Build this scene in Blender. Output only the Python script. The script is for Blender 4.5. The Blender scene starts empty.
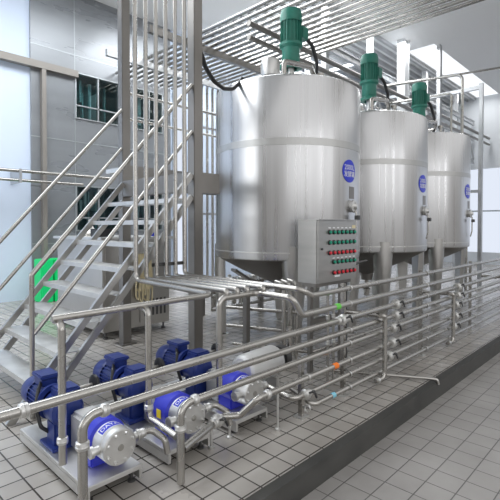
import bpy, bmesh, math, random
from math import sin, cos, tan, pi, radians, atan2, sqrt
from mathutils import Vector, Matrix
random.seed(7)
sc = bpy.context.scene
COL = sc.collection

# ------------------------------------------------------------------ camera
cam = bpy.data.cameras.new('camera'); cam_ob = bpy.data.objects.new('camera', cam); COL.objects.link(cam_ob)
cam.sensor_width = 36; cam.lens = 31.46; cam.shift_y = -15.6/500
cam.clip_start = 0.05; cam.clip_end = 200
cam_ob.location = (0, 0, 1.6)
cam_ob.rotation_euler = (radians(90 - 1.1), 0, radians(43.9 - 90))
sc.camera = cam_ob

# ------------------------------------------------------------------ world + light
w = bpy.data.worlds.new('world'); sc.world = w; w.use_nodes = True
nt = w.node_tree; nt.nodes.clear()
out = nt.nodes.new('ShaderNodeOutputWorld'); bg = nt.nodes.new('ShaderNodeBackground')
tc = nt.nodes.new('ShaderNodeTexCoord'); sep = nt.nodes.new('ShaderNodeSeparateXYZ')
rmp = nt.nodes.new('ShaderNodeValToRGB')
nt.links.new(tc.outputs['Generated'], sep.inputs[0]); nt.links.new(sep.outputs[2], rmp.inputs[0])
rmp.color_ramp.elements[0].position = 0.0; rmp.color_ramp.elements[0].color = (.34, .33, .32, 1)
rmp.color_ramp.elements[1].position = 0.30; rmp.color_ramp.elements[1].color = (1.0, 1.0, 1.0, 1)
nt.links.new(rmp.outputs[0], bg.inputs[0]); bg.inputs[1].default_value = .92
nt.links.new(bg.outputs[0], out.inputs[0])

def area(name, loc, target, sx, sy, power, color=(1, 1, 1)):
    l = bpy.data.lights.new(name, 'AREA'); l.shape = 'RECTANGLE'; l.size = sx; l.size_y = sy
    l.energy = power; l.color = color
    o = bpy.data.objects.new(name, l); COL.objects.link(o); o.location = loc
    o.rotation_euler = (Vector(target) - Vector(loc)).to_track_quat('-Z', 'Y').to_euler()
    return o
for i, x in enumerate((-9.5, -6.0, -2.5, 1.0, 4.5, 8.0)):          # tall windows of the wall opposite
    area('daylight_opposite_window', (x, -8.5, 3.6), (x+1.5, 4, 2.0), 1.1, 4.2, 42, (.97, .98, 1))
area('daylight_left_opening', (-5.5, 6.8, 3.2), (3.0, 5.6, 0), 5, 4.5, 150, (.95, .98, 1))
area('added_roof_left', (1.5, 6.6, 6.9), (1.5, 6.6, 0), 8, 3, 480, (.93, .97, 1))  # added lamp under the closed roof, brightens the floor around the stair
area('added_roof_back', (9.5, 7.3, 6.9), (9.5, 7.3, 0), 7, 3, 560, (.95, .98, 1))  # added lamp below solid roof sheet, lifts the floor behind the tanks
area('daylight_roof_right', (15, 5.5, 6.9), (15, 5.5, 0), 9, .7, 160, (1, 1, 1))
sc.view_settings.view_transform = 'Standard'; sc.view_settings.look = 'None'
sc.view_settings.gamma = 1; sc.view_settings.exposure = 0.0
sc.view_settings.use_curve_mapping = False

# ------------------------------------------------------------------ materials
MATS = {}
def mat(name, col, rough=.5, metal=0., **k):
    m = bpy.data.materials.new(name); m.use_nodes = True
    b = m.node_tree.nodes['Principled BSDF']
    b.inputs['Base Color'].default_value = (*col, 1); b.inputs['Roughness'].default_value = rough
    b.inputs['Metallic'].default_value = metal
    for a, v in k.items(): b.inputs[a.replace('_', ' ')].default_value = v
    MATS[name] = m; return m
def noisy(m, scale, rlo, rhi, clo=None, chi=None, bump=0., coord='Object'):
    """noise driven roughness, colour variation and bump"""
    t = m.node_tree; b = t.nodes['Principled BSDF']
    c = t.nodes.new('ShaderNodeTexCoord'); mp = t.nodes.new('ShaderNodeMapping'); n = t.nodes.new('ShaderNodeTexNoise')
    mp.inputs['Scale'].default_value = scale; n.inputs['Scale'].default_value = 1; n.inputs['Detail'].default_value = 4
    t.links.new(c.outputs[coord], mp.inputs[0]); t.links.new(mp.outputs[0], n.inputs['Vector'])
    r = t.nodes.new('ShaderNodeMapRange'); r.inputs[1].default_value = .3; r.inputs[2].default_value = .7
    r.inputs[3].default_value = rlo; r.inputs[4].default_value = rhi
    t.links.new(n.outputs['Fac'], r.inputs[0]); t.links.new(r.outputs[0], b.inputs['Roughness'])
    if clo:
        cr = t.nodes.new('ShaderNodeValToRGB'); cr.color_ramp.elements[0].position = .3; cr.color_ramp.elements[1].position = .7
        cr.color_ramp.elements[0].color = (*clo, 1); cr.color_ramp.elements[1].color = (*chi, 1)
        t.links.new(n.outputs['Fac'], cr.inputs[0]); t.links.new(cr.outputs[0], b.inputs['Base Color'])
    if bump:
        bp = t.nodes.new('ShaderNodeBump'); bp.inputs['Strength'].default_value = bump; bp.inputs['Distance'].default_value = .01
        t.links.new(n.outputs['Fac'], bp.inputs['Height']); t.links.new(bp.outputs[0], b.inputs['Normal'])
    return m
pipe_m = noisy(mat('pipe_steel', (.6, .58, .55), .3, 1), (2, 2, 2), .24, .30, (.44, .425, .40), (.49, .475, .45))
tank_m = noisy(mat('tank_steel', (.7, .69, .67), .3, 1), (13, 13, .12), .22, .38, (.58, .58, .585), (.66, .66, .665), .02)  # stretched noise: brushed grain, plus vertical streak highlights put into the colour
leg_m = noisy(mat('leg_steel', (.6, .59, .57), .35, 1), (5, 5, .6), .34, .48, (.46, .45, .435), (.54, .53, .51))
band_m = noisy(mat('band_steel', (.5, .5, .49), .4, 1), (6, 6, 2), .35, .5, (.50, .50, .49), (.58, .58, .57))
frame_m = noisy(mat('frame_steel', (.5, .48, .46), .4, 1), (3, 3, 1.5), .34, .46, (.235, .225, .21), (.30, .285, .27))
tread_m = noisy(mat('tread_steel', (.7, .7, .69), .4, 1), (8, 8, 8), .38, .5, (.66, .66, .65), (.74, .74, .73))
bar_m = noisy(mat('stair_steel', (.62, .62, .6), .35, 1), (4, 4, 4), .28, .4, (.46, .455, .44), (.54, .53, .515))
panel_m = noisy(mat('panel_steel', (.6, .59, .57), .35, 1), (3, 3, 20), .34, .44, (.44, .435, .42), (.50, .49, .475))
base_m = noisy(mat('base_steel', (.7, .7, .68), .4, 1), (6, 6, 6), .36, .5, (.66, .655, .64), (.75, .745, .73))
cab_m = noisy(mat('cabinet_steel', (.55, .54, .52), .35, 1), (2, 2, .8), .32, .5, (.5, .485, .46), (.6, .585, .56))
dark_m = mat('dark_steel', (.12, .12, .12), .45, .8)
black_m = mat('black_rubber', (.015, .015, .017), .4)
blue_m = noisy(mat('blue_motor', (.02, .035, .2), .38), (20, 20, 20), .3, .45, (.010, .025, .15), (.018, .04, .22))
bblue_m = mat('bright_blue_gear', (.03, .04, .56), .35)
label_blue = mat('label_blue', (.02, .04, .62), .35)
white_m = mat('white_mark', (.85, .86, .88), .5)
green_motor = noisy(mat('green_motor', (.03, .2, .15), .4), (12, 12, 12), .35, .5, (.02, .17, .125), (.035, .23, .17))
green_btn = mat('green_button', (.01, .32, .2), .3); red_btn = mat('red_button', (.75, .03, .05), .3)
yellow_m = mat('yellow_sticker', (.9, .7, .03), .5)
green_tape = mat('green_tape', (.15, .65, .08), .5); orange_tape = mat('orange_tape', (.95, .22, .02), .5); cyan_tape = mat('light_blue_tape', (.25, .6, .75), .5)
green_plastic = mat('green_plastic', (0, .72, .2), .5)
cream_m = noisy(mat('cream_cord', (.75, .66, .42), .8), (30, 30, 8), .7, .9, (.65, .55, .32), (.82, .74, .52))
shroud_m = noisy(mat('shroud_steel', (.78, .78, .77), .45, .6), (5, 5, 5), .4, .55)
paint_wall = mat('pale_wall_paint', (.64, .73, .88), .7)
lightwall = mat('light_grey_wall', (.62, .65, .68), .6)
clad_m = noisy(mat('wall_cladding', (.36, .385, .42), .4, .35), (.5, .5, 2.2), .22, .4, (.24, .255, .275), (.30, .315, .335))
trim_m = mat('brown_grey_trim', (.27, .25, .23), .5, .3)
roof_m = noisy(mat('roof_sheet', (.78, .79, .8), .6), (1, 6, 1), .5, .7)
conc_m = noisy(mat('kerb_concrete', (.05, .05, .048), .6), (3, 3, 5), .45, .7, (.04, .04, .038), (.075, .073, .068), .2)
galv_m = noisy(mat('galvanised_steel', (.5, .51, .52), .4, .8), (3, 3, 3), .3, .5, (.45, .46, .47), (.6, .61, .62))
white_paint = mat('white_column_paint', (.75, .77, .79), .5)
glassframe = mat('window_aluminium', (.45, .48, .5), .4, .6)
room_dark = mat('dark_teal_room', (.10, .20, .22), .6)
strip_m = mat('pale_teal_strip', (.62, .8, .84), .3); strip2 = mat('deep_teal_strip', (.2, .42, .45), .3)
def glass():
    m = bpy.data.materials.new('window_glass'); m.use_nodes = True; t = m.node_tree; t.nodes.clear()
    o = t.nodes.new('ShaderNodeOutputMaterial'); mx = t.nodes.new('ShaderNodeMixShader'); g = t.nodes.new('ShaderNodeBsdfGlossy'); tr = t.nodes.new('ShaderNodeBsdfTransparent')
    fr = t.nodes.new('ShaderNodeFresnel'); fr.inputs[0].default_value = 1.5; g.inputs['Roughness'].default_value = .03
    tr.inputs[0].default_value = (.8, .9, .9, 1)
    t.links.new(fr.outputs[0], mx.inputs[0]); t.links.new(tr.outputs[0], mx.inputs[1]); t.links.new(g.outputs[0], mx.inputs[2]); t.links.new(mx.outputs[0], o.inputs[0])
    return m
glass_m = glass()
def emis(name, col, s):
    m = bpy.data.materials.new(name); m.use_nodes = True; t = m.node_tree; t.nodes.clear()
    o = t.nodes.new('ShaderNodeOutputMaterial'); e = t.nodes.new('ShaderNodeEmission'); e.inputs[0].default_value = (*col, 1); e.inputs[1].default_value = s
    t.links.new(e.outputs[0], o.inputs[0]); return m
sky_panel = emis('daylit_translucent_panel', (.93, .96, 1), 1.15)
end_panel = emis('daylit_window', (.82, .88, 1), .95)

def tile_mat(name, size, c1, c2, grout, rough, mortar=.012):
    m = bpy.data.materials.new(name); m.use_nodes = True; t = m.node_tree; b = t.nodes['Principled BSDF']
    c = t.nodes.new('ShaderNodeTexCoord'); br = t.nodes.new('ShaderNodeTexBrick')
    br.offset = 0; br.squash = 1; br.inputs['Scale'].default_value = 1
    br.inputs['Brick Width'].default_value = size; br.inputs['Row Height'].default_value = size
    br.inputs['Mortar Size'].default_value = mortar/2; br.inputs['Mortar Smooth'].default_value = .2
    br.inputs['Color1'].default_value = (*c1, 1); br.inputs['Color2'].default_value = (*c2, 1); br.inputs['Mortar'].default_value = (*grout, 1)
    n = t.nodes.new('ShaderNodeTexNoise'); n.inputs['Scale'].default_value = 2.2; n.inputs['Detail'].default_value = 5
    mx = t.nodes.new('ShaderNodeMix'); mx.data_type = 'RGBA'; mx.blend_type = 'MULTIPLY'; mx.inputs[0].default_value = .55
    cr = t.nodes.new('ShaderNodeValToRGB'); cr.color_ramp.elements[0].position = .3; cr.color_ramp.elements[1].position = .65
    cr.color_ramp.elements[0].color = (.62, .61, .6, 1); cr.color_ramp.elements[1].color = (1, 1, 1, 1)
    t.links.new(c.outputs['Object'], br.inputs['Vector']); t.links.new(c.outputs['Object'], n.inputs['Vector'])
    t.links.new(n.outputs['Fac'], cr.inputs[0]); t.links.new(br.outputs['Color'], mx.inputs[6]); t.links.new(cr.outputs[0], mx.inputs[7])
    t.links.new(mx.outputs[2], b.inputs['Base Color'])
    r = t.nodes.new('ShaderNodeMapRange'); r.inputs[3].default_value = rough; r.inputs[4].default_value = rough+.2
    t.links.new(n.outputs['Fac'], r.inputs[0]); t.links.new(r.outputs[0], b.inputs['Roughness'])
    bp = t.nodes.new('ShaderNodeBump'); bp.inputs['Strength'].default_value = .5; bp.inputs['Distance'].default_value = .003; bp.invert = True
    t.links.new(br.outputs['Fac'], bp.inputs['Height']); t.links.new(bp.outputs[0], b.inputs['Normal'])
    return m
floor_m = tile_mat('floor_tiles', .163, (.39, .365, .335), (.46, .435, .405), (.06, .053, .046), .15)
walk_m = tile_mat('walkway_tiles', .20, (.35, .335, .32), (.38, .365, .35), (.12, .115, .11), .35, .008)

# ------------------------------------------------------------------ mesh helpers
ORG = {}                                          # world origin of each thing, so that its parts are meshed around it
class MB:
    def __init__(s): s.bm = bmesh.new()
    def box(s, x0, x1, y0, y1, z0, z1, bev=0.):
        r = bmesh.ops.create_cube(s.bm, size=1)
        vs = r['verts']
        for v in vs: v.co = Vector(((x0+x1)/2+v.co.x*(x1-x0), (y0+y1)/2+v.co.y*(y1-y0), (z0+z1)/2+v.co.z*(z1-z0)))
        if bev:
            es = list({e for v in vs for e in v.link_edges})
            bmesh.ops.bevel(s.bm, geom=es, offset=bev, segments=2, affect='EDGES', clamp_overlap=True)
        return s
    def bar(s, a, b, wd, ht, up=(0, 0, 1)):
        """rectangular bar from a to b"""
        a = Vector(a); b = Vector(b); t = (b-a).normalized(); u = Vector(up)
        side = t.cross(u).normalized(); n = side.cross(t).normalized()
        q = []
        for p in (a, b):
            q.append([s.bm.verts.new(p+side*sx*wd/2+n*sz*ht/2) for sx, sz in ((-1, -1), (1, -1), (1, 1), (-1, 1))])
        for i in range(4):
            j = (i+1) % 4; s.bm.faces.new((q[0][i], q[0][j], q[1][j], q[1][i]))
        s.bm.faces.new(q[0][::-1]); s.bm.faces.new(q[1]); return s
    def tube(s, pts, r, bend=0., seg=14, caps=True, hollow=False):
        P = [Vector(p) for p in pts]
        path = [P[0]]
        for i in range(1, len(P)-1):
            a, b, c = P[i-1], P[i], P[i+1]
            d1 = (a-b); d2 = (c-b); l1 = d1.length; l2 = d2.length; d1.normalize(); d2.normalize()
            ang = d1.angle(d2)
            if bend <= 0 or ang > 3.13: path.append(b); continue
            t = min(bend/tan(ang/2), l1*.49, l2*.49)
            p1 = b+d1*t; p2 = b+d2*t
            n = 7
            for k in range(n+1):
                f = k/n
                # arc through quadratic-ish rational bezier
                wgt = sin(ang/2)
                A = (1-f)**2; B = 2*f*(1-f)*wgt; C = f*f
                path.append((p1*A+b*B+p2*C)/(A+B+C))
        path.append(P[-1])
        t0 = (path[1]-path[0]).normalized()
        u = Vector((0, 0, 1)) if abs(t0.z) < .9 else Vector((1, 0, 0))
        n = t0.cross(u).normalized(); rings = []
        for i, p in enumerate(path):
            if i == 0: t = t0
            elif i == len(path)-1: t = (path[-1]-path[-2]).normalized()
            else: t = ((path[i+1]-p).normalized()+(p-path[i-1]).normalized()).normalized()
            n = (n - t*n.dot(t)).normalized(); m = t.cross(n)
            rings.append([s.bm.verts.new(p+(n*cos(2*pi*k/seg)+m*sin(2*pi*k/seg))*r) for k in range(seg)])
        for a, b in zip(rings, rings[1:]):
            for k in range(seg):
                j = (k+1) % seg; s.bm.faces.new((a[k], a[j], b[j], b[k]))
        if caps: s.bm.faces.new(rings[0][::-1]); s.bm.faces.new(rings[-1])
        return s
    def lathe(s, prof, origin=(0, 0, 0), axis=(0, 0, 1), seg=32, a0=0., a1=2*pi):
        """prof: list of (radius, height along axis)"""
        o = Vector(origin); ax = Vector(axis).normalized()
        u = Vector((0, 0, 1)) if abs(ax.z) < .9 else Vector((1, 0, 0))
        n = (u-ax*u.dot(ax)).normalized(); m = ax.cross(n)
        full = abs(a1-a0-2*pi) < 1e-6
        cnt = seg if full else seg+1
        rings = []
        for r, h in prof:
            if r < 1e-6: rings.append([s.bm.verts.new(o+ax*h)]); continue
            rings.append([s.bm.verts.new(o+ax*h+(n*cos(a0+(a1-a0)*k/seg)+m*sin(a0+(a1-a0)*k/seg))*r) for k in range(cnt)])
        for a, b in zip(rings, rings[1:]):
            for k in range(seg if full else seg):
                j = (k+1) % cnt
                if len(a) == 1 and len(b) == 1: continue
                if len(a) == 1: s.bm.faces.new((a[0], b[j], b[k]))
                elif len(b) == 1: s.bm.faces.new((a[k], a[j], b[0]))
                else: s.bm.faces.new((a[k], a[j], b[j], b[k]))
        return s
    def prism(s, poly, h, M):
        a = [s.bm.verts.new(M @ Vector((x, y, 0))) for x, y in poly]; b = [s.bm.verts.new(M @ Vector((x, y, h))) for x, y in poly]
        n = len(poly)
        for i in range(n): s.bm.faces.new((a[i], a[(i+1) % n], b[(i+1) % n], b[i]))
        s.bm.faces.new(a[::-1]); s.bm.faces.new(b); return s
    def build(s, name, m, parent=None, smooth=True, label=None):
        bmesh.ops.recalc_face_normals(s.bm, faces=s.bm.faces[:])
        og = ORG.get(parent.name, Vector()) if parent else Vector()
        bmesh.ops.translate(s.bm, verts=s.bm.verts[:], vec=-og)
        me = bpy.data.meshes.new(name); s.bm.to_mesh(me); s.bm.free()
        if smooth:
            for p in me.polygons: p.use_smooth = True
            me.set_sharp_from_angle(angle=radians(38))
        me.materials.append(m)
        o = bpy.data.objects.new(name, me); COL.objects.link(o)
        if parent: o.parent = parent; ORG[o.name] = og
        if label: o['label'] = label
        return o
def thing(name, loc, label, cat, group=None):
    o = bpy.data.objects.new(name, None); COL.objects.link(o); o.location = loc; o.empty_display_size = .1
    o['label'] = label; o['category'] = cat; ORG[o.name] = Vector(loc)
    if group: o['group'] = group
    return o
def tag(o, label, cat, group=None):
    o['label'] = label; o['category'] = cat
    if group: o['group'] = group
    return o
def struct(name, mb, m, parent=None):
    o = mb.build(name, m, parent, smooth=False); 
    if parent is None: o['kind'] = 'structure'
    return o
def copy_tree(o, parent=None):
    c = o.copy(); COL.objects.link(c)
    if parent: c.parent = parent
    for ch in list(o.children): copy_tree(ch, c)
    return c
def text_mesh(body, size, fn, name, m, parent, font_align='CENTER', ext=0.0):
    """lettering turned into mesh; fn maps (x,y) of the text plane to a world point"""
    cu = bpy.data.curves.new(name, 'FONT'); cu.body = body; cu.size = size; cu.align_x = font_align; cu.align_y = 'CENTER'
    cu.resolution_u = 3; cu.offset = size*.004
    o = bpy.data.objects.new(name, cu); COL.objects.link(o)
    bpy.context.view_layer.update()
    dg = bpy.context.evaluated_depsgraph_get(); me = bpy.data.meshes.new_from_object(o.evaluated_get(dg))
    bpy.data.objects.remove(o)
    og = ORG.get(parent.name, Vector())
    for v in me.vertices: v.co = fn(v.co.x, v.co.y)-og
    me.materials.clear(); me.materials.append(m)
    ob = bpy.data.objects.new(name, me); COL.objects.link(ob)
    if parent: ob.parent = parent; ORG[ob.name] = og
    return ob

# ------------------------------------------------------------------ setting
struct('floor', MB().box(-8, 22, 1.78, 16, -.4, 0), floor_m)
struct('floor_walkway', MB().box(-8, 22, -9, 1.7, -.5, -.17), walk_m)
k = MB().box(-8, 22, 1.70, 1.785, -.5, -.004); struct('trim_1', k, conc_m)
WY = 10.0
# back wall: pale painted bay | clad block with windows | pale wall
struct('wall_back_left', MB().box(-8, 3.56, WY+.05, WY+.25, 0, 7), paint_wall)
wb = MB()
wins = [(4.53, 5.68, 4.10, 5.17), (6.12, 6.95, 4.10, 5.17), (4.53, 5.68, 1.48, 2.55), (6.12, 6.95, 1.48, 2.55)]
X0, X1 = 3.56, 7.22
wb.box(X0, 4.53, WY, WY+.2, 0, 7); wb.box(5.68, 6.12, WY, WY+.2, 0, 7); wb.box(6.95, X1, WY, WY+.2, 0, 7)
for a, b in ((4.53, 5.68), (6.12, 6.95)):
    wb.box(a, b, WY, WY+.2, 0, 1.48); wb.box(a, b, WY, WY+.2, 2.55, 4.10); wb.box(a, b, WY, WY+.2, 5.17, 7)
struct('wall_back', wb, clad_m)
struct('wall_back_right', MB().box(X1, 7.32, WY+.05, WY+.25, 0, 7).box(7.78, 22, WY+.05, WY+.25, 0, 7).box(7.32, 7.78, WY+.05, WY+.25, 6, 7), paint_wall)
o = struct('window_11', MB().box(7.32, 7.35, WY, WY+.2, 0, 6).box(7.75, 7.78, WY, WY+.2, 0, 6).box(7.35, 7.75, WY+.02, WY+.1, 2.5, 2.56), glassframe)
MB().box(7.35, 7.75, WY+.08, WY+.1, 0, 6).build('pane', end_panel, o, False)
seams = MB()
for z in (1.2, 3.55, 5.55): seams.box(X0, X1, WY-.006, WY, z, z+.02)
for x in (4.52, 5.86, 7.0): seams.box(x, x+.015, WY-.006, WY, 0, 7)
struct('trim_2', seams, glassframe)
struct('trim_3', MB().box(-2, 4.56, WY-.14, WY-.0, 5.02, 5.17), trim_m)
struct('trim_4', MB().box(3.75, 3.84, WY-.13, WY-.005, 0, 5.02), trim_m)
for i, (a, b, c, d) in enumerate(wins):
    fr = MB(); t = .025
    fr.box(a, a+t, WY-.03, WY+.1, c, d); fr.box(b-t, b, WY-.03, WY+.1, c, d); fr.box(a+t, b-t, WY-.03, WY+.1, c, c+t); fr.box(a+t, b-t, WY-.03, WY+.1, d-t, d)
    fr.box((a+b)/2-.015, (a+b)/2+.015, WY-.01, WY+.08, c+t, d-t)
    fr.box(a+t, b-t, WY-.01, WY+.08, c+.3, c+.33)
    o = struct('window_%d' % (i+1), fr, glassframe)
    MB().box(a+t, b-t, WY+.02, WY+.028, c+t, d-t).build('pane', glass_m, o, False)
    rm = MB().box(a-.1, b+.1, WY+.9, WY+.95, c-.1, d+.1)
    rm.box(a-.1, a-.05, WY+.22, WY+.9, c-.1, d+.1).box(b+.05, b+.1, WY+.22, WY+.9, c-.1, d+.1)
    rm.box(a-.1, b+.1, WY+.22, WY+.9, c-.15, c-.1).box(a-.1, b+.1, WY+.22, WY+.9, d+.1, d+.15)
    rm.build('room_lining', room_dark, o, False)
    s1 = MB(); s2 = MB(); x = a+.08
    while x < b-.1:
        wd = random.uniform(.03, .09); q = random.choice((s1, s2, s1, None))
        if q: q.box(x, x+wd, WY+.3+random.random()*.25, WY+.56, c+random.choice((0, 0, .25, .5)), d-random.choice((.05, .1, .3)))
        x += wd+random.uniform(.02, .08)
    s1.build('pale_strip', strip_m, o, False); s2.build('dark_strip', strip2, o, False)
# right end wall with daylit windows
we = MB().box(20, 20.2, -9, 16, 0, .5).box(20, 20.2, -9, 16, 4.0, 7.2)
for y in (-9, -4.2, .6, 4.4, 8.2, 12.5): we.box(20, 20.2, y, y+.35, .5, 4.0)
struct('wall_right', we, lightwall)
n = 5
for a, b in ((-8.65, -4.2), (-3.85, .6), (.95, 4.4), (4.75, 8.2), (8.55, 12.5)):
    f = MB(); f.box(20.05, 20.12, a, a+.05, .5, 4); f.box(20.05, 20.12, b-.05, b, .5, 4); f.box(20.05, 20.12, a, b, 2.2, 2.26)
    o = struct('window_%d' % n, f, glassframe); n += 1
    MB().box(20.08, 20.09, a+.05, b-.05, .5, 4).build('pane', end_panel, o, False)
# roof, with a translucent daylight strip
RZ = 7.0
struct('ceiling', MB().box(-8, 22, 5.95, 16, RZ, RZ+.1).box(-8, 22, 1.2, 5.12, RZ, RZ+.1).box(-8, 13.2, 5.12, 5.95, RZ, RZ+.1), roof_m)
rb_ = MB()
for i in range(13): rb_.box(8, 20, 6.02+i*.28, 6.10+i*.28, RZ-.09, RZ)
struct('trim_5', rb_, galv_m)
struct('window_%d' % n, MB().box(13.2, 22, 5.12, 5.95, RZ+.02, RZ+.06), sky_panel)

# ------------------------------------------------------------------ overhead steel
def simple(name, mb, m, label, cat, group=None, smooth=True):
    return tag(mb.build(name, m, None, smooth), label, cat, group)
c = thing('roof_column', (12.35, 5.7, 0), 'tall white painted roof column behind the second tank', 'column')
MB().box(12.2, 12.23, 5.56, 5.8, 0, 7).box(12.47, 12.5, 5.56, 5.8, 0, 7).box(12.23, 12.47, 5.60, 5.63, 0, 7).build('column_shaft', white_paint, c, False)
MB().box(12.1, 12.6, 5.5, 5.9, 0, .03).build('base_plate', white_paint, c, False)
# overhead bundle of process pipes running towards the camera, the right ones bending down the wall
ORDS = ['leftmost', 'second from left', 'third from left', 'fourth from left', 'fifth from left', 'sixth from left', 'seventh from left', 'eighth from left', 'ninth from left', 'tenth from left']
for i in range(14):
    x = 5.55+i*.187; y = 8.9
    pts = [(x, -1.5, 5.38), (x, y, 5.38)]
    if x > 7.35: pts.append((x, y, .05))
    else: pts[-1] = (x, 9.95, 5.38)
    nm = 'overhead pipe among those ending in the back wall' if x <= 7.35 else 'overhead pipe among those bending down the back wall'
    simple('overhead_pipe', MB().tube(pts, .034, .18, 10), pipe_m, (ORDS[i] if x <= 7.35 else ORDS[i-10])+' steel '+nm, 'pipe', 'overhead pipes into the wall' if x <= 7.35 else 'overhead pipes bending down the wall')
simple('pipe_rack_beam', MB().box(4.6, 12.5, 7.0, 7.08, 5.2, 5.34), frame_m, 'dark grey overhead beam carrying the pipe bundle, nearer one above the platform', 'beam', None, False)
simple('pipe_rack_beam', MB().box(4.6, 12.5, 8.6, 8.68, 5.2, 5.34), galv_m, 'grey overhead beam carrying the pipe bundle, next to the back wall', 'beam', None, False)
for z, nm in ((2.9, 'upper'), (4.2, 'top'), (1.9, 'lower')):
    simple('wall_clamp_bar', MB().box(7.35, 8.2, 8.98, 9.03, z, z+.05), galv_m, '%s horizontal clamp bar across the wall pipes beside the first tank' % nm, 'bar', None, False)
# long beams, trays and pipes behind the tank tops
for y, z, r, lab in ((5.42, 5.19, .05, 'upper grey rail pipe running behind the tank tops'), (5.42, 4.94, .045, 'lower grey rail pipe running behind the tank tops')):
    simple('rail_pipe', MB().tube([(5.6, y, z), (19.8, y, z)], r), frame_m, lab, 'pipe')
rk = thing('pipe_gantry', (12, 6.6, 0), 'galvanised steel gantry of beams and struts behind the tank tops', 'gantry')
for x in (9.0, 11.2, 15.0, 18.0):
    MB().box(x-.07, x+.07, 6.05, 6.19, 0, 6.9).build('post', galv_m, rk, False)
    MB().box(x-.07, x+.07, 8.2, 8.34, 0, 6.9).build('post', galv_m, rk, False)
    for z in (5.35, 6.2, 4.4): MB().box(x-.05, x+.05, 6.19, 8.2, z, z+.1).build('cross_beam', galv_m, rk, False)
for y, z in ((6.0, 5.9), (6.0, 5.25), (6.0, 4.3), (8.36, 6.3), (8.36, 5.4), (8.36, 4.5)):
    MB().box(8.4, 19.8, y-.045, y+.045, z-.09, z-.07).box(8.4, 19.8, y-.045, y+.045, z+.07, z+.09).box(8.4, 19.8, y-.01, y+.01, z-.07, z+.07).build('long_beam', galv_m, rk, False)
for i in range(1, 12):
    x = 8.0+i*.98
    MB().bar((x, 6.0, 4.4), (x+.5, 6.0, 5.2), .04, .04).bar((x+.5, 6.0, 5.2), (x+1.0, 6.0, 4.4), .04, .04).build('strut', galv_m, rk, False)
gl = ['first', 'second', 'third', 'fourth', 'fifth', 'sixth', 'seventh', 'eighth', 'ninth', 'tenth', 'eleventh']
for i in range(9):
    z = (4.546, 5.496, 6.346)[i//3]
    simple('gantry_pipe', MB().tube([(8.5, 6.5+.18*i, z), (19.8, 6.5+.18*i, z)], .045, 0, 10), (pipe_m, white_paint, galv_m)[i % 3],
           ('steel', 'white', 'galvanised')[i % 3]+' pipe on the %s tier of the gantry behind the tanks' % ('lower', 'middle', 'upper')[i//3], 'pipe', 'gantry pipes')
simple('roof_purlin', MB().box(7, 20, 9.2, 9.32, 6.3, 6.5), galv_m, 'grey roof purlin along the top of the back wall', 'beam', None, False)
for x in (): simple('roof_rafter', MB().box(x, x+.15, 1.4, 9.9, 6.72, 6.96), roof_m, 'grey roof rafter crossing the ceiling above the tanks', 'beam', 'roof rafters', False)
simple('slim_roof_post', MB().box(13.35, 13.5, 5.0, 5.1, 0, 7), galv_m, 'slim grey roof post behind the third tank', 'post', None, False)
# frames right of the third tank
fr = thing('end_frame', (12.2, 3.6, 0), 'slim grey steel portal frame standing right of the third tank', 'frame')
MB().box(12.0, 12.09, 3.44, 3.53, 0, 5.2).build('post', galv_m, fr, False)
MB().box(12.0, 12.09, 5.9, 5.99, 0, 5.2).build('post', galv_m, fr, False)
MB().box(12.0, 12.09, 3.53, 5.9, 5.06, 5.15).build('cross_beam', galv_m, fr, False)
MB().box(12.0, 12.09, 3.53, 5.9, 2.45, 2.52).build('cross_beam', galv_m, fr, False)
simple('overhead_guard_pipe', MB().tube([(10.94, 5.95, 5.36), (10.94, 3.58, 5.18), (10.94, 3.58, 2.2), (11.3, 3.58, 2.2), (11.3, 3.58, .02)], .034, .16), pipe_m, 'thin steel pipe reaching over from behind and bending down beside the third tank', 'pipe')
simple('overhead_guard_pipe', MB().tube([(10.72, 5.4, 4.78), (10.72, 3.75, 4.72), (10.72, 3.75, 3.75)], .026, .08), pipe_m, 'shorter thin steel pipe bending down onto the third tank top', 'pipe')
simple('overhead_guard_pipe', MB().tube([(13.9, 5.2, 6.2), (14.4, 2.2, 6.15)], .03), pipe_m, 'thin steel tie rod under the ceiling at the far right', 'pipe')

# ------------------------------------------------------------------ machine cabinet, bin, cords behind the stair
cb = thing('machine_cabinet', (3.5, 6.4, 0), 'large stainless machine cabinet standing behind the open staircase', 'cabinet')
MB().box(2.95, 4.07, 5.68, 7.2, .10, 1.40, .012).build('body', cab_m, cb)
MB().box(2.90, 4.12, 5.63, 7.25, 1.40, 1.44, .008).build('top', base_m, cb)
for a, b in ((2.98, 3.50), (3.53, 4.04)): 
    d = MB().box(a, b, 5.662, 5.68, .16, 1.3, .004).build('door', cab_m, cb)
    MB().box(b-.06, b-.045, 5.63, 5.662, .65, .8, .003).build('handle', pipe_m, d)
for i in range(6): MB().box(3.60+i*.07, 3.63+i*.07, 5.655, 5.662, .25, .5).build('vent_slot', dark_m, cb, False)
for x in (3.02, 4.0):
    for y in (5.75, 7.12): MB().lathe([(.0, 0), (.035, 0), (.035, .02), (.015, .03), (.015, .1)], (x, y, 0), seg=12).build('foot', dark_m, cb)
dv = MB().lathe([(0, 0), (.11, 0), (.12, .05), (.06, .13), (.03, .18), (.03, .26), (0, .27)], (2.97+.25, 6.6, 1.44), seg=20)
simple('mixing_valve', dv, pipe_m, 'small bright steel valve standing on the machine cabinet', 'valve')
simple('black_case', MB().box(3.0, 3.28, 5.95, 6.15, 1.44, 1.56, .01), black_m, 'small black case lying on the machine cabinet', 'case')
simple('wall_pipe', MB().tube([(-2, 9.55, 2.72), (5.15, 9.55, 2.72)], .035), pipe_m, 'long horizontal steel pipe along the back wall, upper of two', 'pipe')
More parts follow.
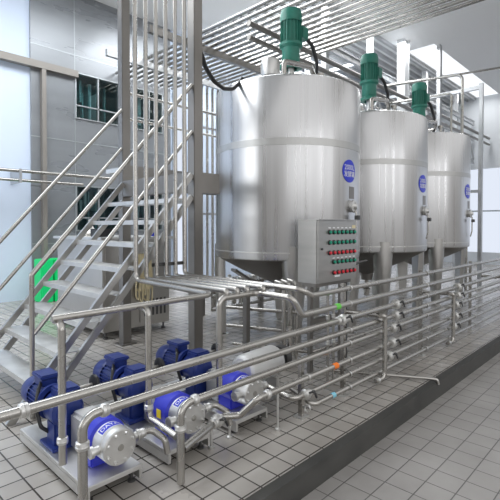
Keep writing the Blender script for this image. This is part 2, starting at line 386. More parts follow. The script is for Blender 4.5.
simple('wall_pipe', MB().tube([(-2, 9.55, 2.53), (4.5, 9.55, 2.53)], .03), pipe_m, 'long horizontal steel pipe along the back wall, lower of two', 'pipe')
for x in (3.15,): simple('wall_pipe_bracket', MB().box(x, x+.05, 9.5, 10.04, 2.48, 2.76), galv_m, 'small bracket holding the two wall pipes at the left picture edge', 'bracket', None, False)
for i, x in enumerate((3.5, 3.78)):
    simple('green_bin', MB().box(x, x+.25, 9.35, 9.75, 0, .9, .015), green_plastic, 'bright green plastic bin against the back wall, %s of the pair' % ('left', 'right')[i], 'bin')
hc = MB()
for i in range(9):
    x = 3.42+.028*i
    L = .42+.3*random.random(); hc.tube([(x, 5.615, 1.2), (x+random.uniform(-.01, .01), 5.60, 1.2-L*.5), (x+random.uniform(-.02, .02), 5.61, 1.2-L), (x+.05, 5.60, 1.2-L-.08), (x+.07, 5.615, 1.2-L*.6), (x+.03, 5.61, 1.18)], .012, .04, 6)
simple('cord_bundle', hc, cream_m, 'bundle of cream cords hanging on the machine cabinet behind the stair', 'cord')
simple('cord_hook', MB().tube([(3.40, 5.615, 1.2), (3.72, 5.615, 1.2)], .012), pipe_m, 'thin steel rod the cream cords hang from', 'hook')
simple('blue_cap', MB().lathe([(0, 0), (.05, 0), (.05, .05), (.03, .1), (0, .1)], (3.95, 6.0, 1.44), seg=14), label_blue, 'small blue cap on the right end of the machine cabinet', 'cap')
# small machine behind tank 1 seen below it
ub = thing('valve_skid', (5.4, 5.6, 0), 'low steel valve frame with small valves seen under the first tank', 'frame')
for x, y in ((5.0, 5.5), (6.0, 5.5), (5.0, 6.0), (6.0, 6.0)): MB().box(x-.04, x+.04, y-.04, y+.04, 0, .62).build('leg', frame_m, ub, False)
for z in (.2, .42, .6): MB().tube([(4.8, 5.5, z), (6.6, 5.5, z)], .032).build('rail', pipe_m, ub)
for i in range(4): MB().tube([(5.1+i*.25, 5.8, .1), (5.1+i*.25, 5.8, .66)], .045).build('stand_pipe', pipe_m, ub)
for i in range(3): MB().lathe([(0, 0), (.07, 0), (.07, .06), (.03, .08), (.03, .12), (0, .12)], (5.2+i*.3, 5.5, .64), seg=16).build('valve_head', base_m, ub)
ch = MB().bar((4.38, 4.55, .97), (4.38+.62, 4.55, .64), .09, .035)
simple('sloping_bar', ch, tread_m, 'short flat steel bar sloping down under the first tank', 'bar', None, False)
simple('floor_post', MB().box(3.60, 3.66, 3.52, 3.58, 0, .98).box(3.58, 3.68, 3.50, 3.60, 0, .01), frame_m, 'thin dark square post standing under left side of the first tank', 'post', None, False)
for i, x in enumerate((3.74, 3.85, 3.96)):
    simple('supply_pipe', MB().tube([(x, 3.08, .01), (x, 3.08, .95), (x, 3.2, .97)], .026, .06), pipe_m, ('left', 'middle', 'right')[i]+' of three short vertical pipes in front of the first tank leg', 'pipe')
# ------------------------------------------------------------------ platform
pf = thing('access_platform', (3.09, 4.6, 0), 'steel access platform on two square columns at the stair top', 'platform')
for y0 in (3.76, 5.27):
    MB().box(3.03, 3.15, y0, y0+.12, 0, 7.0, .006).build('column', frame_m, pf)
    MB().box(2.98, 3.20, y0-.05, y0+.17, 0, .015).build('foot_plate', frame_m, pf, False)
MB().box(3.03, 3.15, 3.88, 5.27, 1.99, 2.2, .004).build('front_beam', frame_m, pf)
MB().box(3.15, 3.42, 3.78, 3.86, 1.97, 2.2, .004).build('side_beam', frame_m, pf)
MB().box(3.15, 8.9, 5.29, 5.37, 2.10, 2.42, .004).build('side_beam', frame_m, pf)
MB().box(3.15, 3.42, 3.86, 5.29, 2.15, 2.2).build('deck', tread_m, pf, False)
MB().box(3.15, 8.9, 5.37, 5.95, 2.36, 2.42).build('deck', tread_m, pf, False)
MB().tube([(3.15, 5.33, 3.4), (7.1, 5.33, 3.4)], .02).build('guard_rail', pipe_m, pf)
MB().tube([(3.15, 5.33, 3.05), (7.1, 5.33, 3.05)], .018).build('guard_rail', pipe_m, pf)

# ------------------------------------------------------------------ staircase
st = thing('staircase', (2.1, 4.5, 0), 'steep open staircase of stainless treads between flat bars, leading to platform', 'stairs')
SL = 1.157
for y in (3.80, 5.24):
    for off, lab in ((2.14, 'upper'), (1.90, 'lower')):
        xa = 3.0-off/SL
        MB().bar((xa+.01, y, .0), (3.02, y, off+.02*SL), .035, .06, (0, 0, 1)).build('stringer', bar_m, st, False)
    r = .021
    yy = 3.80 if y < 4 else 5.29
    MB().tube([(1.345, yy, 0), (1.345, yy, 3.11-SL*(3-1.345)), (3.03, yy, 3.11+SL*.03)], r, .03).build('handrail', pipe_m, st)
    xm = 1.36
    MB().tube([(xm, yy, 2.60-SL*(3-xm)), (3.03, yy, 2.6+SL*.03)], r*.95).build('mid_rail', pipe_m, st)
    for X in (2.2,):
        pass
for k in range(1, 9):
    z = .25+.235*(k-1); x = 3.0-(2.14-z)/SL
    b = MB().box(x-.005, x+.21, 3.80, 5.24, z-.005, z+.003)
    b.box(x-.005, x+.0, 3.80, 5.24, z-.045, z-.005).box(x+.205, x+.21, 3.80, 5.24, z-.045, z-.005)
    b.build('tread', tread_m, st, False)

# ------------------------------------------------------------------ process pipes
def pipe(name, pts, r, bend, label, cat='pipe', m=None, clamps=(), tapes=()):
    t = tag(MB().tube(pts, r, bend, 16).build(name, m or pipe_m), label, cat)
    for p, ax in clamps:
        a = Vector(ax).normalized()
        MB().lathe([(r, -.022), (r*1.35, -.018), (r*1.45, -.004), (r*1.3, 0), (r*1.45, .004), (r*1.35, .018), (r, .022)], p, a, 16).build('clamp', base_m, t)
    for p, ax, m2, ln in tapes:
        MB().lathe([(r, -ln/2), (r+.0015, -ln/2), (r+.0015, ln/2), (r, ln/2)], p, ax, 16).build('colour_tape', m2, t)
    return t
ZB = 1.08
rx = [2.274+.1176*i for i in range(6)]
ordn = ['first', 'second', 'third', 'fourth', 'fifth', 'sixth']
# riser 0 turns left into the long header over the pumps
pipe('riser_pipe', [(rx[0], 3.72, 7.2), (rx[0], 3.72, ZB), (rx[0], 2.6, ZB-.02), (1.03, 2.6, 1.055)], .0225, .075,
     'leftmost of six vertical riser pipes, turning left into the header above the pumps')
for i in range(1, 5):
    yk = 2.56 if i < 4 else 2.48
    pipe('riser_pipe', [(rx[i], 3.72, 7.2), (rx[i], 3.72, ZB), (rx[i], yk, ZB), (rx[i], yk, 1.035)], .0215, .045,
         '%s of six vertical riser pipes from the left, in front of the stair' % ordn[i])
YF = 2.15
pipe('riser_pipe', [(rx[5], 3.72, 7.2), (rx[5], 3.72, ZB), (rx[5], 2.17, ZB), (2.98, YF, 1.02), (19.5, YF, 1.02)], .0235, .07,
     'rightmost of six vertical riser pipes, becoming the top pipe of the front rack')
rb = MB().box(rx[2]-.03, rx[5]+.05, 3.742, 3.76, 1.19, 1.225)
simple('riser_clamp_bar', rb, dark_m, 'dark clamp bar holding the risers just above their bends', 'bar', None, False)
# droppers
def pump_drop(x, zb, label, extra=None):
    pts = [(x, 2.66, 1.035), (x, 2.56, 1.035), (x, 2.56, zb)]
    if extra: pts += extra
    return pipe('drop_pipe', pts, .0225, .05, label, clamps=[((x, 2.56, .30+zb*.2), (0, 0, 1))])
pump_drop(1.07, .20, 'vertical steel pipe dropping from the left end of the pump header')
pump_drop(1.66, .29, 'vertical steel pipe dropping from the header beside the second pump, curving to the front', [(1.66, 2.25, .26)])
pipe('drop_pipe', [(2.31, 2.56, .30), (2.31, 2.56, 1.025), (2.745, 2.56, 1.025), (2.745, 2.17, 1.025), (2.84, YF, .875), (19.5, YF, .875)], .026, .06,
     'steel pipe rising beside the third pump, crossing forward and becoming second rack pipe from top',
     tapes=[((3.36, YF, .875), (1, 0, 0), green_tape, .07)])
# the front rack
R = .022
pipe('rack_pipe', [(-1.2, YF, .745), (19.5, YF, .745)], .025, 0, 'long front rack pipe reaching furthest left across the picture, third from the top',
     clamps=[((3.38, YF, .745), (1, 0, 0)), ((3.53, YF, .745), (1, 0, 0)), ((.72, YF, .745), (1, 0, 0))])
pipe('rack_pipe', [(1.00, YF, .02), (1.00, YF, .625), (19.5, YF, .625)], .025, .08, 'fourth rack pipe from the top, bending down in front of the first blue pump',
     clamps=[((1.00, YF, .48), (0, 0, 1)), ((1.12, YF, .625), (1, 0, 0))])
pipe('rack_pipe', [(1.62, YF, .02), (1.62, YF, .503), (19.5, YF, .503)], .025, .08, 'fifth rack pipe from the top, bending down in front of the second blue pump',
     clamps=[((1.62, YF, .36), (0, 0, 1)), ((1.73, YF, .503), (1, 0, 0))], tapes=[])
pipe('rack_pipe', [(1.648, 2.165, .215), (2.14, 2.34, .21), (2.24, 2.26, .21), (2.31, YF, .345), (19.5, YF, .345)], .025, .05, 'sixth rack pipe from the top, with an S-bend beside the white-covered motor',
     clamps=[((2.42, YF, .345), (1, 0, 0)), ((2.02, 2.30, .21), (1, .33, 0))], tapes=[((3.33, YF, .345), (1, 0, 0), orange_tape, .07)])
pipe('rack_pipe', [(2.74, 2.62, .27), (2.74, YF, .215), (19.5, YF, .215)], R, .06, 'seventh rack pipe from the top, curving back to the pump under the white cover', clamps=[((2.90, YF, .215), (1, 0, 0))])
pipe('rack_pipe', [(3.0, 2.45, .2), (3.0, YF, .09), (19.5, YF, .09)], R, .06, 'lowest pipe of the front rack, close above the tiles', tapes=[((3.30, YF, .09), (1, 0, 0), cyan_tape, .05)])
# extra rear pipes under the tanks
for z, y in ((.62, 2.95), (.40, 2.95), (.2, 2.85)):
    pipe('rear_pipe', [(3.6, y+.9, z), (3.95, y, z), (17, y, z)], .02, .1, 'rear steel pipe under the tank fronts at %s height' % {.62: 'knee', .40: 'shin', .2: 'ankle'}[z])
# return bends in front of the rack
for i, x in enumerate((4.16, 6.12, 8.8)):
    t = thing('return_pipe', (x, 2.09, 0), ['U-shaped return pipe in front of the rack nearest the control panel', 'U-shaped return pipe in front of the rack below the third tank', 'U-shaped return pipe in front of the rack beyond the third tank'][i], 'pipe')
    y = 2.09
    MB().tube([(x-.08, 2.5, .685), (x-.02, y, .685), (x, y, .66), (x, y, .045), (x-.16, y+.02, .045)], .0235, .07, 16).build('bend', pipe_m, t)
    MB().lathe([(.02, -.03), (.036, -.03), (.036, .03), (.02, .03)], (x-.06, 2.28, .685), (.15, -1, 0), 16).build('coupling', base_m, t)
    MB().lathe([(.02, -.02), (.034, -.02), (.034, .02), (.02, .02)], (x-.13, y+.015, .045), (1, 0, 0), 16).build('coupling', base_m, t)
    MB().bar((x-.08, 2.26, .715), (x-.30, 2.22, .72), .02, .01).build('lever', black_m, t, False)
# butterfly valves on the rack
def valve(x, z, label, y=YF, r=.0255, ang=0.):
    t = thing('butterfly_valve', (x, y, z), label, 'valve')
    MB().lathe([(r, -.05), (r*1.6, -.05), (r*1.7, -.035), (r*1.5, -.025), (r*2.2, -.014), (r*2.2, .014), (r*1.5, .025), (r*1.7, .035), (r*1.6, .05), (r, .05)], (x, y, z), (1, 0, 0), 18).build('body', base_m, t)
    MB().lathe([(0, .0), (.009, .0), (.009, .075), (.014, .078), (.014, .095), (0, .095)], (x, y, z), (0, -1, .5), 10).build('stem', dark_m, t)
    a = Vector((x, y-.083, z+.042))
    MB().bar(a, a+Vector((.03, -.004, -.06)), .014, .010, (0, 1, 0)).build('handle', black_m, t, False)
    return t
zs = [.745, .625, .503, .345, .215]
nm = ['top', 'second', 'third', 'fourth', 'lowest']
for col_x, cl in ((4.53, 'near the first return bend'), (6.45, 'right of the second return bend'), (9.5, 'at the far right beyond the tanks')):
    for z, n_ in zip(zs, nm): valve(col_x+.03*(zs.index(z) % 2)-.04*zs.index(z), z, 'steel butterfly valve %s, %s in its vertical row' % (cl, n_))
valve(3.455, .745, 'steel butterfly valve on third rack pipe in front of the panel stand', r=.022)
valve(2.06, .21, 'steel butterfly valve on the low pipe left of the S-bend', y=2.315, r=.022)
valve(2.9, .215, 'steel butterfly valve low down right of the S-bend', r=.02)
# rack posts
for i, x in enumerate((2.92, 3.57, 5.35, 7.2, 9.3)):
    t = thing('rack_post', (x, 2.21, 0), ['steel post carrying the front pipe rack, nearest one, left of the panel', 'steel post carrying the front pipe rack, second from the left', 'steel post carrying the front pipe rack between the return bends', 'steel post carrying the front pipe rack right of the second return bend', 'steel post carrying the front pipe rack at the far right'][i], 'post')
    MB().box(x-.02, x+.02, 2.195, 2.235, .008, .5 if i == 0 else 1.06, .003).build('upright', pipe_m, t)
    MB().box(x-.05, x+.05, 2.165, 2.265, 0, .008).build('foot_plate', base_m, t, False)
    for z in [.09, .215, .345] + ([] if i == 0 else [.503, .625, .745, .875, 1.02]):
        MB().lathe([(.0265, -.01), (.031, -.01), (.031, .01), (.0265, .01)], (x, YF, z), (1, 0, 0), 16).box(x-.01, x+.01, YF+.022, 2.2, z-.01, z+.01).build('pipe_clip', base_m, t)
# second row of little stand pipes (verticals between the rack and tanks)
for i, (x, y) in enumerate(((3.62, 2.42), (3.72, 2.42))):
    pipe('stand_pipe', [(x, y, .02), (x, y, .95)], .014, 0, 'thin vertical stand pipe behind the rack under the panel, %s of two' % ('left', 'right')[i], clamps=[((x, y, z), (0, 0, 1)) for z in (.2, .45, .7)])
# drain on the floor
pipe('drain_pipe', [(3.95, 2.75, .035), (4.47, 1.80, .035), (4.53, 1.70, .03), (4.535, 1.69, -.02)], .016, .03, 'thin drain pipe lying across the tiles and bending over the kerb')
for i, (x, y, z) in enumerate(((2.251, 2.38, .19), (2.051, 2.36, .19), (2.6, 2.2, .32))):
    t = MB().lathe([(0, 0), (.022, 0), (.022, .012), (.009, .02), (.009, z-.02)], (x, y, 0), seg=14)
    simple('adjustable_stand', t, base_m, ['short adjustable steel foot under the S-bend pipe', 'short adjustable steel foot left of the low butterfly valve', 'short adjustable steel foot right of the S-bend'][i], 'stand')

# ------------------------------------------------------------------ tanks
TR = 1.05; TY = 4.1; TX = (5.05, 7.42, 9.71); ZB0, ZT = 1.19, 3.50
PX = pi*1.5                                      # signs face -Y
def make_tank(tx):
    t = thing('process_tank', (tx, TY, 0), '', 'tank')
    O = (tx, TY, 0)
    MB().lathe([(TR-.03, ZB0-.035), (TR-.006, ZB0-.02), (TR, ZB0+.02), (TR, 2.72), (TR, ZT-.05), (TR-.012, ZT-.02), (TR-.05, ZT)], O, seg=96).build('shell', tank_m, t)
    MB().lathe([(TR+.0, 2.61), (TR+.003, 2.612), (TR+.003, 2.70), (TR+.0, 2.702)], O, seg=96).build('seam_band', band_m, t)
    MB().lathe([(TR+.0, ZB0+.06), (TR+.004, ZB0+.062), (TR+.004, ZB0+.075), (TR+.0, ZB0+.077)], O, seg=96).build('weld_seam', base_m, t)
    MB().lathe([(TR-.05, ZT), (.8, ZT+.03), (.5, ZT+.06), (.2, ZT+.08), (0, ZT+.085)], O, seg=64).build('domed_top', tank_m, t)
    MB().lathe([(TR-.03, ZB0-.035), (.7, .98), (.12, .72), (.1, .60), (0, .60)], O, seg=64).build('cone_bottom', frame_m, t)  # darker steel puts the shade under the tank into the colour
    MB().lathe([(.05, 0), (.05, .1), (.07, .1), (.07, .13), (.035, .15), (.035, .35)], (tx, TY, .3), seg=20).build('outlet', pipe_m, t)
    # tapering half round legs
    for q in range(4):
        a = pi/4+q*pi/2; d = Vector((cos(a), sin(a), 0)); s_ = Vector((-sin(a), cos(a), 0))
        b = MB(); rings = []
        for f in (0, .04, .3, .6, 1):
            z = 1.34-(1.34-.03)*f; rw = .18-.10*f
            base = Vector((tx, TY, z))+d*(TR-.13-.02*f)
            ring = []
            for kk in range(13):
                th = -pi/2+pi*kk/12
                ring.append(b.bm.verts.new(base+d*(cos(th)*(.145 if f < .05 else .125+.05*(1-f)))+s_*sin(th)*rw))
            rings.append(ring)
        for r0, r1 in zip(rings, rings[1:]):
            for kk in range(12): b.bm.faces.new((r0[kk], r0[kk+1], r1[kk+1], r1[kk]))
            b.bm.faces.new((r0[12], r0[0], r1[0], r1[12]))
        b.bm.faces.new(rings[0]); b.bm.faces.new(rings[-1][::-1])
        lg = b.build('leg', leg_m, t)
        c0 = Vector((tx, TY, 0))+d*(TR-.10)
        MB().lathe([(0, 0), (.09, 0), (.09, .012), (.04, .02), (.04, .035), (0, .035)], c0, seg=20).build('foot', base_m, lg)
    def cyl(u, v, off=.004, ang=PX, z0=2.32):
        th = ang+u/TR; rr = TR+off
        return Vector((tx+cos(th)*rr, TY+sin(th)*rr, z0+v))
    # round blue sign
    b = MB(); N = 48; ctr = []
    for rr, of in ((0, .006), (.05, .006), (.10, .006), (.15, .006), (.15, .0)):
        ctr.append([b.bm.verts.new(cyl(rr*cos(2*pi*k/N), rr*sin(2*pi*k/N), of)) for k in range(N)] if rr else [b.bm.verts.new(cyl(0, 0, of))])
    for k in range(N): b.bm.faces.new((ctr[0][0], ctr[1][k], ctr[1][(k+1) % N]))
    for r0, r1 in zip(ctr[1:], ctr[2:]):
        for k in range(N): b.bm.faces.new((r0[k], r0[(k+1) % N], r1[(k+1) % N], r1[k]))
    sg = b.build('round_sign', label_blue, t)
    text_mesh('2000L', .095, lambda x, y: cyl(x, y+.045, .008), 'sign_number', white_m, sg)
    text_mesh('发酵罐', .085, lambda x, y: cyl(x, y-.045, .008), 'sign_characters', white_m, sg)
    # plate, sight port and cleaning fittings below the sign
    b = MB(); 
    q = [b.bm.verts.new(cyl(u, v, .004)) for u, v in ((.0, -.36), (.0, -.20), (.13, -.20), (.13, -.36))]; b.bm.faces.new(q)
    q2 = [b.bm.verts.new(cyl(u, v, 0)) for u, v in ((.0, -.36), (.0, -.20), (.13, -.20), (.13, -.36))]
    for i in range(4): b.bm.faces.new((q[i], q[(i+1) % 4], q2[(i+1) % 4], q2[i]))
    b.build('name_plate', frame_m, t, False)
    p = cyl(.06, -.46, 0); nrm = (p-Vector((tx, TY, p.z))).normalized()
    MB().lathe([(.075, 0), (.075, .03), (.085, .03), (.085, .05), (.05, .055), (.03, .09), (0, .09)], p, nrm, 24).build('sample_port', base_m, t)
    pp = cyl(.06, -.52, 0)
    pv = MB().tube([pp, pp+nrm*.07, pp+nrm*.07+Vector((0, 0, -.3)), pp+nrm*.04+Vector((0, 0, -.42))], .012, .03, 10).build('sample_tube', pipe_m, t)
    MB().box(pp.x-.03, pp.x+.03, pp.y-.12, pp.y-.06, pp.z-.12, pp.z-.06, .006).build('sample_valve', dark_m, pv)
    # fittings on the top
    MB().tube([(tx-.50, TY-.35, ZT+.03), (tx-.50, TY-.35, ZT+.30), (tx+.09, TY-.35, ZT+.38), (tx+.45, TY-.2, ZT+.30), (tx+.62, TY+.9, ZT+.32)], .036, .07).build('cleaning_pipe', pipe_m, t)
    MB().lathe([(.16, 0), (.16, .12), (.19, .12), (.19, .15), (.1, .18), (0, .18)], (tx+.55, TY+.2, ZT+.08), seg=28).build('hatch', base_m, t)
    MB().lathe([(.03, 0), (.03, .22), (.05, .22), (.05, .28), (0, .28)], (tx+.35, TY-.35, ZT+.07), seg=16).build('vent', pipe_m, t)
    MB().lathe([(.06, 0), (.06, .14), (.11, .14), (.11, .18), (.06, .18), (.06, .3)], (tx+.15, TY+.05, ZT+.05), seg=24).lathe([(.05, .25), (.05, .48)], (tx+.15, TY+.05, ZT+.05), seg=16).build('motor_flange', base_m, t)
    return t
tanks = [make_tank(TX[0])]
for x in TX[1:]:
    c = copy_tree(tanks[0]); c.location.x = x; tanks.append(c)
for t, l in zip(tanks, ('nearest and largest-looking cylindrical stainless tank with round blue sign', 'middle cylindrical stainless tank of three, under a green motor', 'farthest and rightmost of the three cylindrical stainless tanks')):
    t['label'] = l; t['group'] = 'cylindrical tanks in a row'
def make_motor(x, y, z):
    t = thing('agitator_motor', (x, y, z), '', 'motor')
    MB().lathe([(.10, 0), (.17, .01), (.17, .05), (.12, .08), (.135, .12), (.135, .30), (.175, .33), (.175, .37)], (x, y, z), seg=28).build('gearbox', green_motor, t)
    b = MB().lathe([(.14, .37), (.14, .70)], (x, y, z), seg=28)
    for k in range(20):
        a = 2*pi*k/20; p = Vector((x+cos(a)*.145, y+sin(a)*.145, z+.38)); b.bar(p, p+Vector((0, 0, .3)), .008, .03, (cos(a), sin(a), 0))
    b.build('motor_body', green_motor, t)
    MB().lathe([(.165, .68), (.165, .80), (.15, .86), (.08, .88), (0, .88)], (x, y, z), seg=28).build('fan_cover', green_motor, t)
    MB().box(x+.12, x+.27, y-.13, y+.03, z+.48, z+.66, .01).build('terminal_box', green_motor, t)
    MB().tube([(x+.25, y-.05, z+.55), (x+.40, y-.10, z+.45), (x+.45, y-.15, z+.2), (x+.38, y-.2, z-.05), (x+.28, y-.22, z-.2), (x+.28, y-.22, z-.39)], .03, .14, 10).build('cable', black_m, t)
    return t
mo = make_motor(TX[0]+.15, TY+.05, ZT+.46)
mots = [mo]
for x in TX[1:]: c = copy_tree(mo); c.location.x = x+.15; mots.append(c)
for t, l in zip(mots, ('green agitator motor on top of the nearest tank', 'green agitator motor on top of the middle tank', 'green agitator motor on top of the farthest tank')):
    t['label'] = l; t['group'] = 'green agitator motors'
t = thing('lid_actuator', (4.58, 4.05, 3.6), 'squat grey cylinder actuator on the left of nearest tank top', 'actuator')
MB().lathe([(.03, 0), (.03, .08), (.11, .10), (.13, .11), (.13, .13), (.11, .14)], (4.62, 4.05, 3.54), seg=24).build('neck', dark_m, t)
MB().lathe([(.13, .0), (.135, .02), (.135, .20), (.12, .23), (0, .24)], (4.62, 4.05, 3.68), seg=24).build('housing', base_m, t)
simple('black_hose', MB().tube([(3.165, 3.82, 3.57), (3.28, 3.86, 3.41), (3.45, 3.91, 3.31), (3.65, 3.96, 3.28), (3.85, 4.01, 3.33), (4.0, 4.05, 3.44), (4.09, 4.08, 3.54)], .026, .2, 10), black_m, 'black hose sagging from the platform column to the nearest tank', 'hose')

# ------------------------------------------------------------------ control panel
cp = thing('control_panel', (4.09, 2.73, 0), 'stainless control panel box with rows of red and green buttons', 'control panel')
x0, x1, y0, y1, z0, z1 = 3.715, 4.47, 2.60, 2.87, 1.0, 1.66
MB().box(x0, x1, y0+.022, y1, z0, z1, .006).build('box', panel_m, cp)
dr = MB().box(x0+.004, x1-.004, y0, y0+.020, z0+.004, z1-.004, .005).build('door', panel_m, cp)
MB().box(x0-.004, x1+.02, y0-.01, y1, z1, z1+.012).build('rain_lip', panel_m, cp)
MB().lathe([(0, 0), (.012, 0), (.012, .012), (0, .012)], (x0+.06, y0, 1.36), (0, -1, 0), 14).build('lock', dark_m, dr)
MB().box(x0+.30, x0+.40, y0-.003, y0, 1.05, 1.07).build('maker_plate', white_m, dr, False)
MB().box(x1-.10, x1-.03, y0-.003, y0, 1.575, 1.61).build('rating_plate', cream_m, dr, False)
rows = [(1.535, 7, green_btn, 0), (1.425, 7, green_btn, 0), (1.315, 7, red_btn, 0), (1.215, 6, green_btn, 1), (1.10, 6, red_btn, 1)]
px0 = x0+.20
for z, n_, m, o in rows:
    for i in range(n_):
        x = px0+(i+o)*.082
        bz = MB().lathe([(0, 0), (.026, 0), (.026, .008), (.020, .012), (0, .012)], (x, y0, z), (0, -1, 0), 16).build('button_bezel', black_m, cp)
        MB().lathe([(0, .012), (.017, .012), (.017, .026), (.013, .03), (0, .03)], (x-.002, y0, z), (0, -1, 0), 14).build('button_cap', m, bz)
for i in range(7): MB().box(px0-.02+i*.082, px0+.022+i*.082, y0-.002, y0, 1.575, 1.587).build('label_strip', white_m, cp, False)
for i in range(6): MB().box(px0+.062+i*.082, px0+.104+i*.082, y0-.002, y0, 1.252, 1.262).build('label_strip', white_m, cp, False)
for x in (x0+.06, x1-.1):
    MB().box(x-.025, x+.025, 2.72, 2.77, 0, .995, .004).build('stand_leg', frame_m, cp)
MB().box(x0+.085, x1-.125, 2.725, 2.765, .55, .6).build('stand_brace', frame_m, cp, False)
MB().box(x0+.02, x1-.04, 2.65, 2.82, .96, 1.0).build('stand_top', frame_m, cp, False)
simple('pull_handle', MB().tube([(4.52, 2.9, 1.05), (4.85, 2.75, 1.16), (4.92, 2.72, 1.17)], .014, .03, 10), dark_m, 'thin dark rod handle sticking out right of the control panel', 'handle')
simple('cable_conduit', MB().tube([(4.56, 2.80, 1.45), (4.56, 2.80, .02)], .02), black_m, 'black cable conduit running down behind right edge of the control panel', 'cable')

# ------------------------------------------------------------------ pumps
def make_pump(X):
    """motor at the back, gearbox, coupling guard and rotary pump head towards the front"""
    t = thing('pump_unit', (X, 2.9, 0), '', 'pump')
    HX = X+.10                                     # pump head axis
    # base
    b = MB().box(X-.12, X+.24, 2.36, 3.42, .085, .115, .004).box(X-.12, X-.10, 2.36, 3.42, .03, .085).box(X+.22, X+.24, 2.36, 3.42, .03, .085)
    b.build('base_plate', base_m, t)
    for x in (X-.08, X+.2):
        for y in (2.42, 3.36): MB().lathe([(0, 0), (.025, 0), (.025, .012), (.01, .02), (.01, .085)], (x, y, 0), seg=12).build('foot', dark_m, t)
    zc = .37; mx = X
    # motor with ribs
    m = MB().lathe([(.085, 3.15), (.085, 3.36)], (mx, 0, zc), (0, 1, 0), 28)
    for k in range(22):
        a = 2*pi*k/22
        p = Vector((mx+cos(a)*.088, 3.15, zc+sin(a)*.088)); m.bar(p, p+Vector((0, .20, 0)), .006, .024, (cos(a), 0, sin(a)))
    m.build('motor_body', blue_m, t)
    MB().lathe([(.10, 3.34), (.104, 3.35), (.104, 3.45), (.09, 3.475), (.03, 3.48), (0, 3.48)], (mx, 0, zc), (0, 1, 0), 28).build('fan_cowl', blue_m, t)
    MB().lathe([(.085, 3.10), (.12, 3.10), (.12, 3.125), (.095, 3.15), (.085, 3.15)], (mx, 0, zc), (0, 1, 0), 28).build('motor_flange', blue_m, t)
    tb = MB().box(mx-.055, mx+.055, 3.17, 3.32, zc+.09, zc+.145, .006).box(mx-.068, mx+.068, 3.155, 3.335, zc+.145, zc+.175, .008).build('terminal_box', blue_m, t)
    MB().tube([(mx-.05, 3.2, zc+.12), (mx-.09, 3.14, zc+.1), (mx-.125, 3.10, zc), (mx-.11, 3.05, zc-.13), (mx-.03, 3.03, zc-.2)], .013, .05, 8).build('motor_cable', black_m, t)
    # variator / gearbox
    g = MB().lathe([(0, 2.90), (.09, 2.90), (.11, 2.92), (.11, 3.08), (.10, 3.10), (0, 3.10)], (mx+.02, 0, zc-.02), (0, 1, 0), 28)
    g.build('variator', blue_m, t)
    MB().box(mx-.04, mx+.11, 2.92, 3.07, zc+.06, zc+.13, .012).build('adjuster_box', blue_m, t)
    MB().box(mx-.07, mx+.12, 2.92, 3.06, .115, zc-.08, .012).build('gear_housing', blue_m, t)
    MB().box(mx-.10, mx+.15, 2.88, 3.10, .115, .14, .004).build('gear_foot', blue_m, t)
    hw = MB().lathe([(.012, 0), (.012, .1)], (mx+.13, 2.99, zc+.09), (1, 0, 0), 10).build('adjuster_shaft', pipe_m, t)
    MB().lathe([(0, .0), (.04, 0), (.064, .008), (.066, .024), (.058, .034), (.02, .03), (.02, .045), (0, .045)], (mx+.225, 2.99, zc+.09), (1, 0, 0), 20).build('handwheel', black_m, hw)
    # coupling guard
    MB().box(HX-.085, HX+.085, 2.70, 2.885, .115, .36, .02).build('coupling_guard', base_m, t)
    # head: bright blue gear case, stainless head with a label
    hz = .265
    MB().lathe([(0, 2.52), (.11, 2.52), (.126, 2.535), (.126, 2.66), (.115, 2.70), (0, 2.70)], (HX, 0, hz), (0, 1, 0), 32).build('gear_case', bblue_m, t)
    MB().box(HX-.11, HX+.11, 2.53, 2.69, .115, hz-.02, .01).build('gear_case_foot', bblue_m, t)
    MB().box(HX-.132, HX-.128, 2.58, 2.63, hz-.03, hz+.03).build('warning_sticker', yellow_m, t, False)
    h = MB().lathe([(0, 2.37), (.102, 2.37), (.109, 2.378), (.109, 2.42), (.105, 2.425), (.109, 2.43), (.109, 2.52), (0, 2.52)], (HX, 0, hz), (0, 1, 0), 36).build('pump_head', base_m, t)
    for k in range(8):
        a = 2*pi*(k+.5)/8
        MB().lathe([(0, 0), (.010, 0), (.010, .01), (.006, .016), (0, .017)], (HX+cos(a)*.086, 2.37, hz+sin(a)*.086), (0, -1, 0), 8).build('bolt', base_m, h)
    MB().lathe([(0, 0), (.02, 0), (.018, .006), (0, .008)], (HX, 2.37, hz), (0, -1, 0), 20).build('front_cap', pipe_m, h)
    # curved label wrapped on the head's upper left
    def lab(u, v, off):
        a = radians(100)+u/.109; r = .109+off
        return Vector((HX+cos(a)*r, 2.475+v, hz+sin(a)*r))
    for hw_, hh_, of, mm, nmn in ((.075, .036, .0012, white_m, 'label_border'), (.067, .029, .002, label_blue, 'label_plate')):
        b = MB(); pr = None
        for k in range(13):
            u = -hw_+2*hw_*k/12; cur = [b.bm.verts.new(lab(u, -hh_, of)), b.bm.verts.new(lab(u, hh_, of))]
            if pr: b.bm.faces.new((pr[0], cur[0], cur[1], pr[1]))
            pr = cur
        b.build(nmn, mm, h)
    text_mesh('DAYA', .045, lambda x, y: lab(-x, y, .0028), 'label_text', white_m, h)
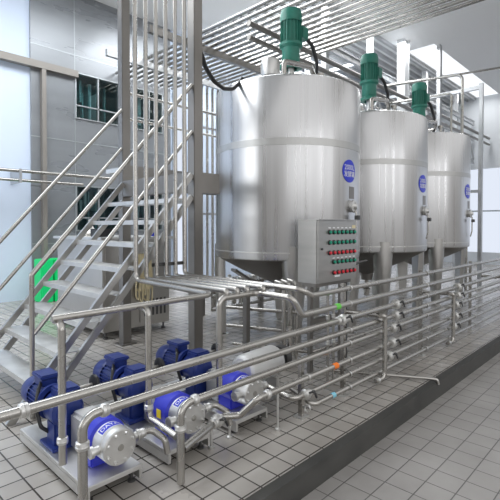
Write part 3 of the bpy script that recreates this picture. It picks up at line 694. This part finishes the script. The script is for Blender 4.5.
    # ports
    for s in (-1, 1):
        MB().tube([(HX+s*.10, 2.44, hz), (HX+s*.165, 2.44, hz)], .026).lathe([(.02, -.012), (.036, -.01), (.036, .01), (.02, .012)], (HX+s*.155, 2.44, hz), (1, 0, 0), 16).build('port', base_m, h)
    return t
pumps = [make_pump(1.24)]
for x in (1.80, 2.42):
    c = copy_tree(pumps[0]); c.location.x = x; pumps.append(c)
for t in (pumps[0], pumps[2]):                       # only the middle pump carries the yellow sticker
    for ch in list(t.children):
        if ch.name.startswith('warning_sticker'): bpy.data.objects.remove(ch)
for t, l in zip(pumps, ('blue motor pump at the front left corner beside the stair foot', 'blue motor pump in the middle of the three, with yellow sticker', 'rightmost blue motor pump of three, near the platform column')):
    t['label'] = l; t['group'] = 'blue motor pumps in a row'
# suction hoses / outlets towards the front
for i, x in enumerate((1.24, 1.80, 2.42)):
    HX = x+.10
    pts = [(HX+.16, 2.44, .265), (HX+.26, 2.44, .265), (HX+.30, 2.34, .22), (HX+.31, 2.33, .13)] if i < 2 else [(HX+.16, 2.44, .265), (2.72, 2.44, .255)]
    pipe('pump_outlet_pipe', pts, .021, .05,
         'short curved outlet pipe on the right side of the %s pump head' % ('first', 'second', 'third')[i], clamps=[((HX+.19, 2.44, .265), (1, 0, 0))])
# fourth pump under a pale stainless shroud
t = thing('shrouded_pump', (2.95, 2.72, 0), 'small pump with a pale grey rounded motor shroud behind the rack', 'pump')
MB().lathe([(0, 0), (.11, .0), (.135, .02), (.14, .06), (.14, .44), (.13, .46)], (2.68, 2.68, .33), (1, .06, 0), 36).build('motor_shroud', shroud_m, t)
MB().lathe([(0, .0), (.13, 0), (.12, .02), (.06, .03), (.06, .06), (.11, .07), (.115, .14), (.09, .16), (0, .16)], (3.14, 2.707, .33), (1, .06, 0), 28).build('pump_casing', dark_m, t)
MB().tube([(3.27, 2.71, .33), (3.38, 2.71, .33), (3.38, 2.71, .6)], .028, .05).build('suction_port', pipe_m, t)
for x in (2.75, 3.05): MB().box(x-.02, x+.02, 2.58, 2.78, .0, .21).build('support', base_m, t, False)
